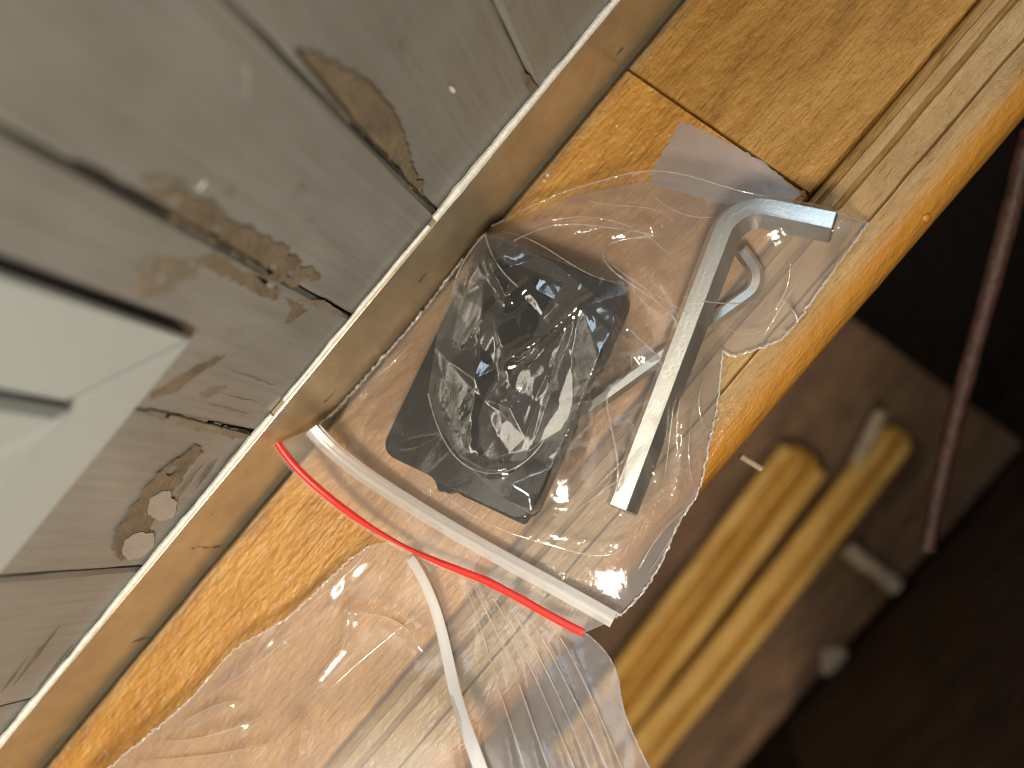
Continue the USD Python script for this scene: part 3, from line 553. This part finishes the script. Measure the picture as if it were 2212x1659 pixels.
for l in [[(400, 1560), (440, 1535), (480, 1520), (520, 1515)], [(340, 1600), (450, 1590), (560, 1550)], [(300, 1640), (460, 1630), (600, 1600)], [(670, 1620), (675, 1570), (660, 1540)], [(790, 1195), (760, 1230), (690, 1290), (600, 1365)], [(760, 1290), (740, 1400), (680, 1480)], [(740, 1322), (820, 1330), (890, 1370), (910, 1410)], [(450, 1500), (560, 1430), (640, 1360)], [(700, 1500), (800, 1410), (900, 1330)]]:
    q = smooth_path([on_flap(x, y, .0001) for x, y in l], .0010); q[:, 2] = gaussian_filter1d(q[:, 2], 2); t = np.linspace(0, 1, len(q)); obj('fold', tube(q, .00004+.00012*np.sin(np.pi*t), 6, .3), M_fold, bag, smooth=True)
edge_tube('mouth_edge', fl[2:10], .00020, M_seam)
edge_tube('mouth_edge', fl[11:18], .00016, M_fold, jit=.2, wob=.00004)

# ---------------------------------------------------------------- what lies below the ledge
ZL = -.235
yl0 = YE+.004; yl1 = np.mean([P(1955, 1265, ZL)[1], P(1600, 1645, ZL)[1]])
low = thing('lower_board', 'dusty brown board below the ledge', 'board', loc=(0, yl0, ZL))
obj('top', extr_x([(yl0+.02, ZL-.008), (yl0+.02, ZL), (yl1+.001, ZL), (yl1, ZL-.001), (yl1, ZL-.008)], X0, P(2075, 860, ZL)[0], 120, .0006, 3), M_lowboard, low, smooth=35)  # board stops early so its shaded far end is left as dark void
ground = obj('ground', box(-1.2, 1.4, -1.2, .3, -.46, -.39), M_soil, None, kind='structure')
def batten(label, pts, half, hgt, m, grooves=1):
    half *= 1.75; hgt *= 1.2
    q = resample([P(*p) for p in pts], .004); n = 17; u = np.linspace(-1, 1, n)
    prof = hgt*(np.sqrt(np.maximum(0, 1-(np.abs(u)**12)))*.6+.4)
    for k in range(grooves): prof = prof-hgt*.85*np.exp(-((u-(-.25+.55*k))/.10)**2)
    T = (q[-1]-q[0])/np.linalg.norm(q[-1]-q[0]); s = np.cross((0, 0, 1.0), T); V, F = [], []
    for i, p in enumerate(q):
        e = min(1, .45+.55*min(i, len(q)-1-i)/1.0)
        for k in range(n): V.append(p+s*u[k]*half*e+np.array([0, 0, prof[k]*e]))
        for k in range(n): V.append(p+s*u[-1-k]*half*e)
    mm = 2*n
    for i in range(len(q)-1):
        for k in range(mm):
            a, b = i*mm+k, i*mm+(k+1) % mm; F += [(a, b, b+mm), (a, b+mm, a+mm)]
    e = (len(q)-1)*mm
    for k in range(1, mm-1): F += [(0, k+1, k), (e, e+k, e+k+1)]
    tm = trimesh.Trimesh(np.array(V), np.array(F), process=False); trimesh.repair.fix_normals(tm)
    return obj('batten', tm, m, None, smooth=40, label=label, cat='batten')
zb = -.224  # both battens cut short at the shadow edge instead of running on in shade
batten('yellow grooved wooden batten running just below the ledge edge', [(1230, 1660, zb), (1690, 1052, zb), (1745, 980, zb)], .0066, .006, M_lowwood, 2)
batten('narrower yellow batten lying outside the wide grooved one', [(1330, 1700, zb-.003), (1600, 1370, zb-.003), (1870, 1030, zb-.003), (1945, 930, zb-.003)], .0046, .004, M_lowwood, 1)
def stick(label, pts, r, m, name='stick', cat='stick'):
    q = smooth_path([P(*p) for p in pts], .003) if len(pts) > 2 else resample([P(*p) for p in pts], .003)
    return obj(name, tube(q, r, 10, .08), m, None, smooth=50, label=label, cat=cat)
stick('pale short stick leaning beyond the grooved batten', [(1850, 1000, zb), (1905, 890, zb+.006)], .0026, M_stick)
stick('pale peg lying across the dusty board towards its edge', [(1830, 1185, zb), (1940, 1272, zb)], .0036, M_stick)
stick('tiny pale splinter at the ledge edge beside the bag', [(1600, 985, -.02), (1645, 1012, -.022)], .0007, M_stick)
stick('long dark red rod standing in the shadow at the right', [(2225, 280, -.03), (2145, 600, -.045), (2065, 900, -.06), (2003, 1190, -.07)], .0021, M_rod, 'rod', 'rod')
def lump(px, py, z, r, m, name, label, cat, seed, flat=.6, **kw):
    s = trimesh.creation.icosphere(3, 1.0); v = np.array(s.vertices); d = meshkit.fbm(v*1.7+seed*7.3, 3, seed); v = v*(.6+.8*d)[:, None]*r; v[:, 2] *= flat
    return obj(name, trimesh.Trimesh(v+P(px, py, z), s.faces, process=False), m, None, smooth=60, label=label, cat=cat, **kw)
lump(1805, 1430, ZL+.001, .0062, M_stick, 'wood_chip', 'small beige chip at the edge of the dusty board', 'wood chip', 3, .3)
shade_box = box(-.05, .55, yl1-.024, yl1-.002, -.44, .112, .001)  # added panel, put in to block the sun over the right of the void
obj('added_shade_panel', shade_box, M_panel, None, label='added black upright panel that shades the space below the ledge', cat='panel')
wp = [P(x, y, 0)[:2] for x, y in [(1472, 264), (1530, 285), (1640, 345), (1732, 420), (1700, 448), (1560, 440), (1410, 400), (1405, 375), (1440, 310)]]  # window sheen on the varnish, laid on as a thin milky sheet
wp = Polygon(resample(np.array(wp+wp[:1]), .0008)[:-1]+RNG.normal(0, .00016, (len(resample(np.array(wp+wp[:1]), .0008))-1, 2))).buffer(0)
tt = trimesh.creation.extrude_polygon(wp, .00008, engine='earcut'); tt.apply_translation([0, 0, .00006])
obj('sheen_sheet', tt, M_sheen, None, label='pale greyish sheen on the board beside its joint, built as a thin milky sheet', cat='painted sheen')
# loose bits on the ledge
for k, (x, y, rr, lab) in enumerate([(1183, 378, .00030, 'tiny white crumb by the skirting above the bag'), (1176, 390, .00022, 'smallest white crumb by the skirting above the bag'), (1333, 272, .00022, 'white crumb near the board joint'), (617, 1388, .0003, 'white crumb at the edge of the bag mouth'), (2000, 470, .0007, 'pale splinter on the rounded edge of the ledge'), (1734, 418, .0006, 'pale chip at the outer end of the board joint')]):
    lump(x, y, .0002 if k != 4 else -.0016, rr, M_crumb if k < 4 else M_nose, 'crumb', lab, 'crumb', 60+k)
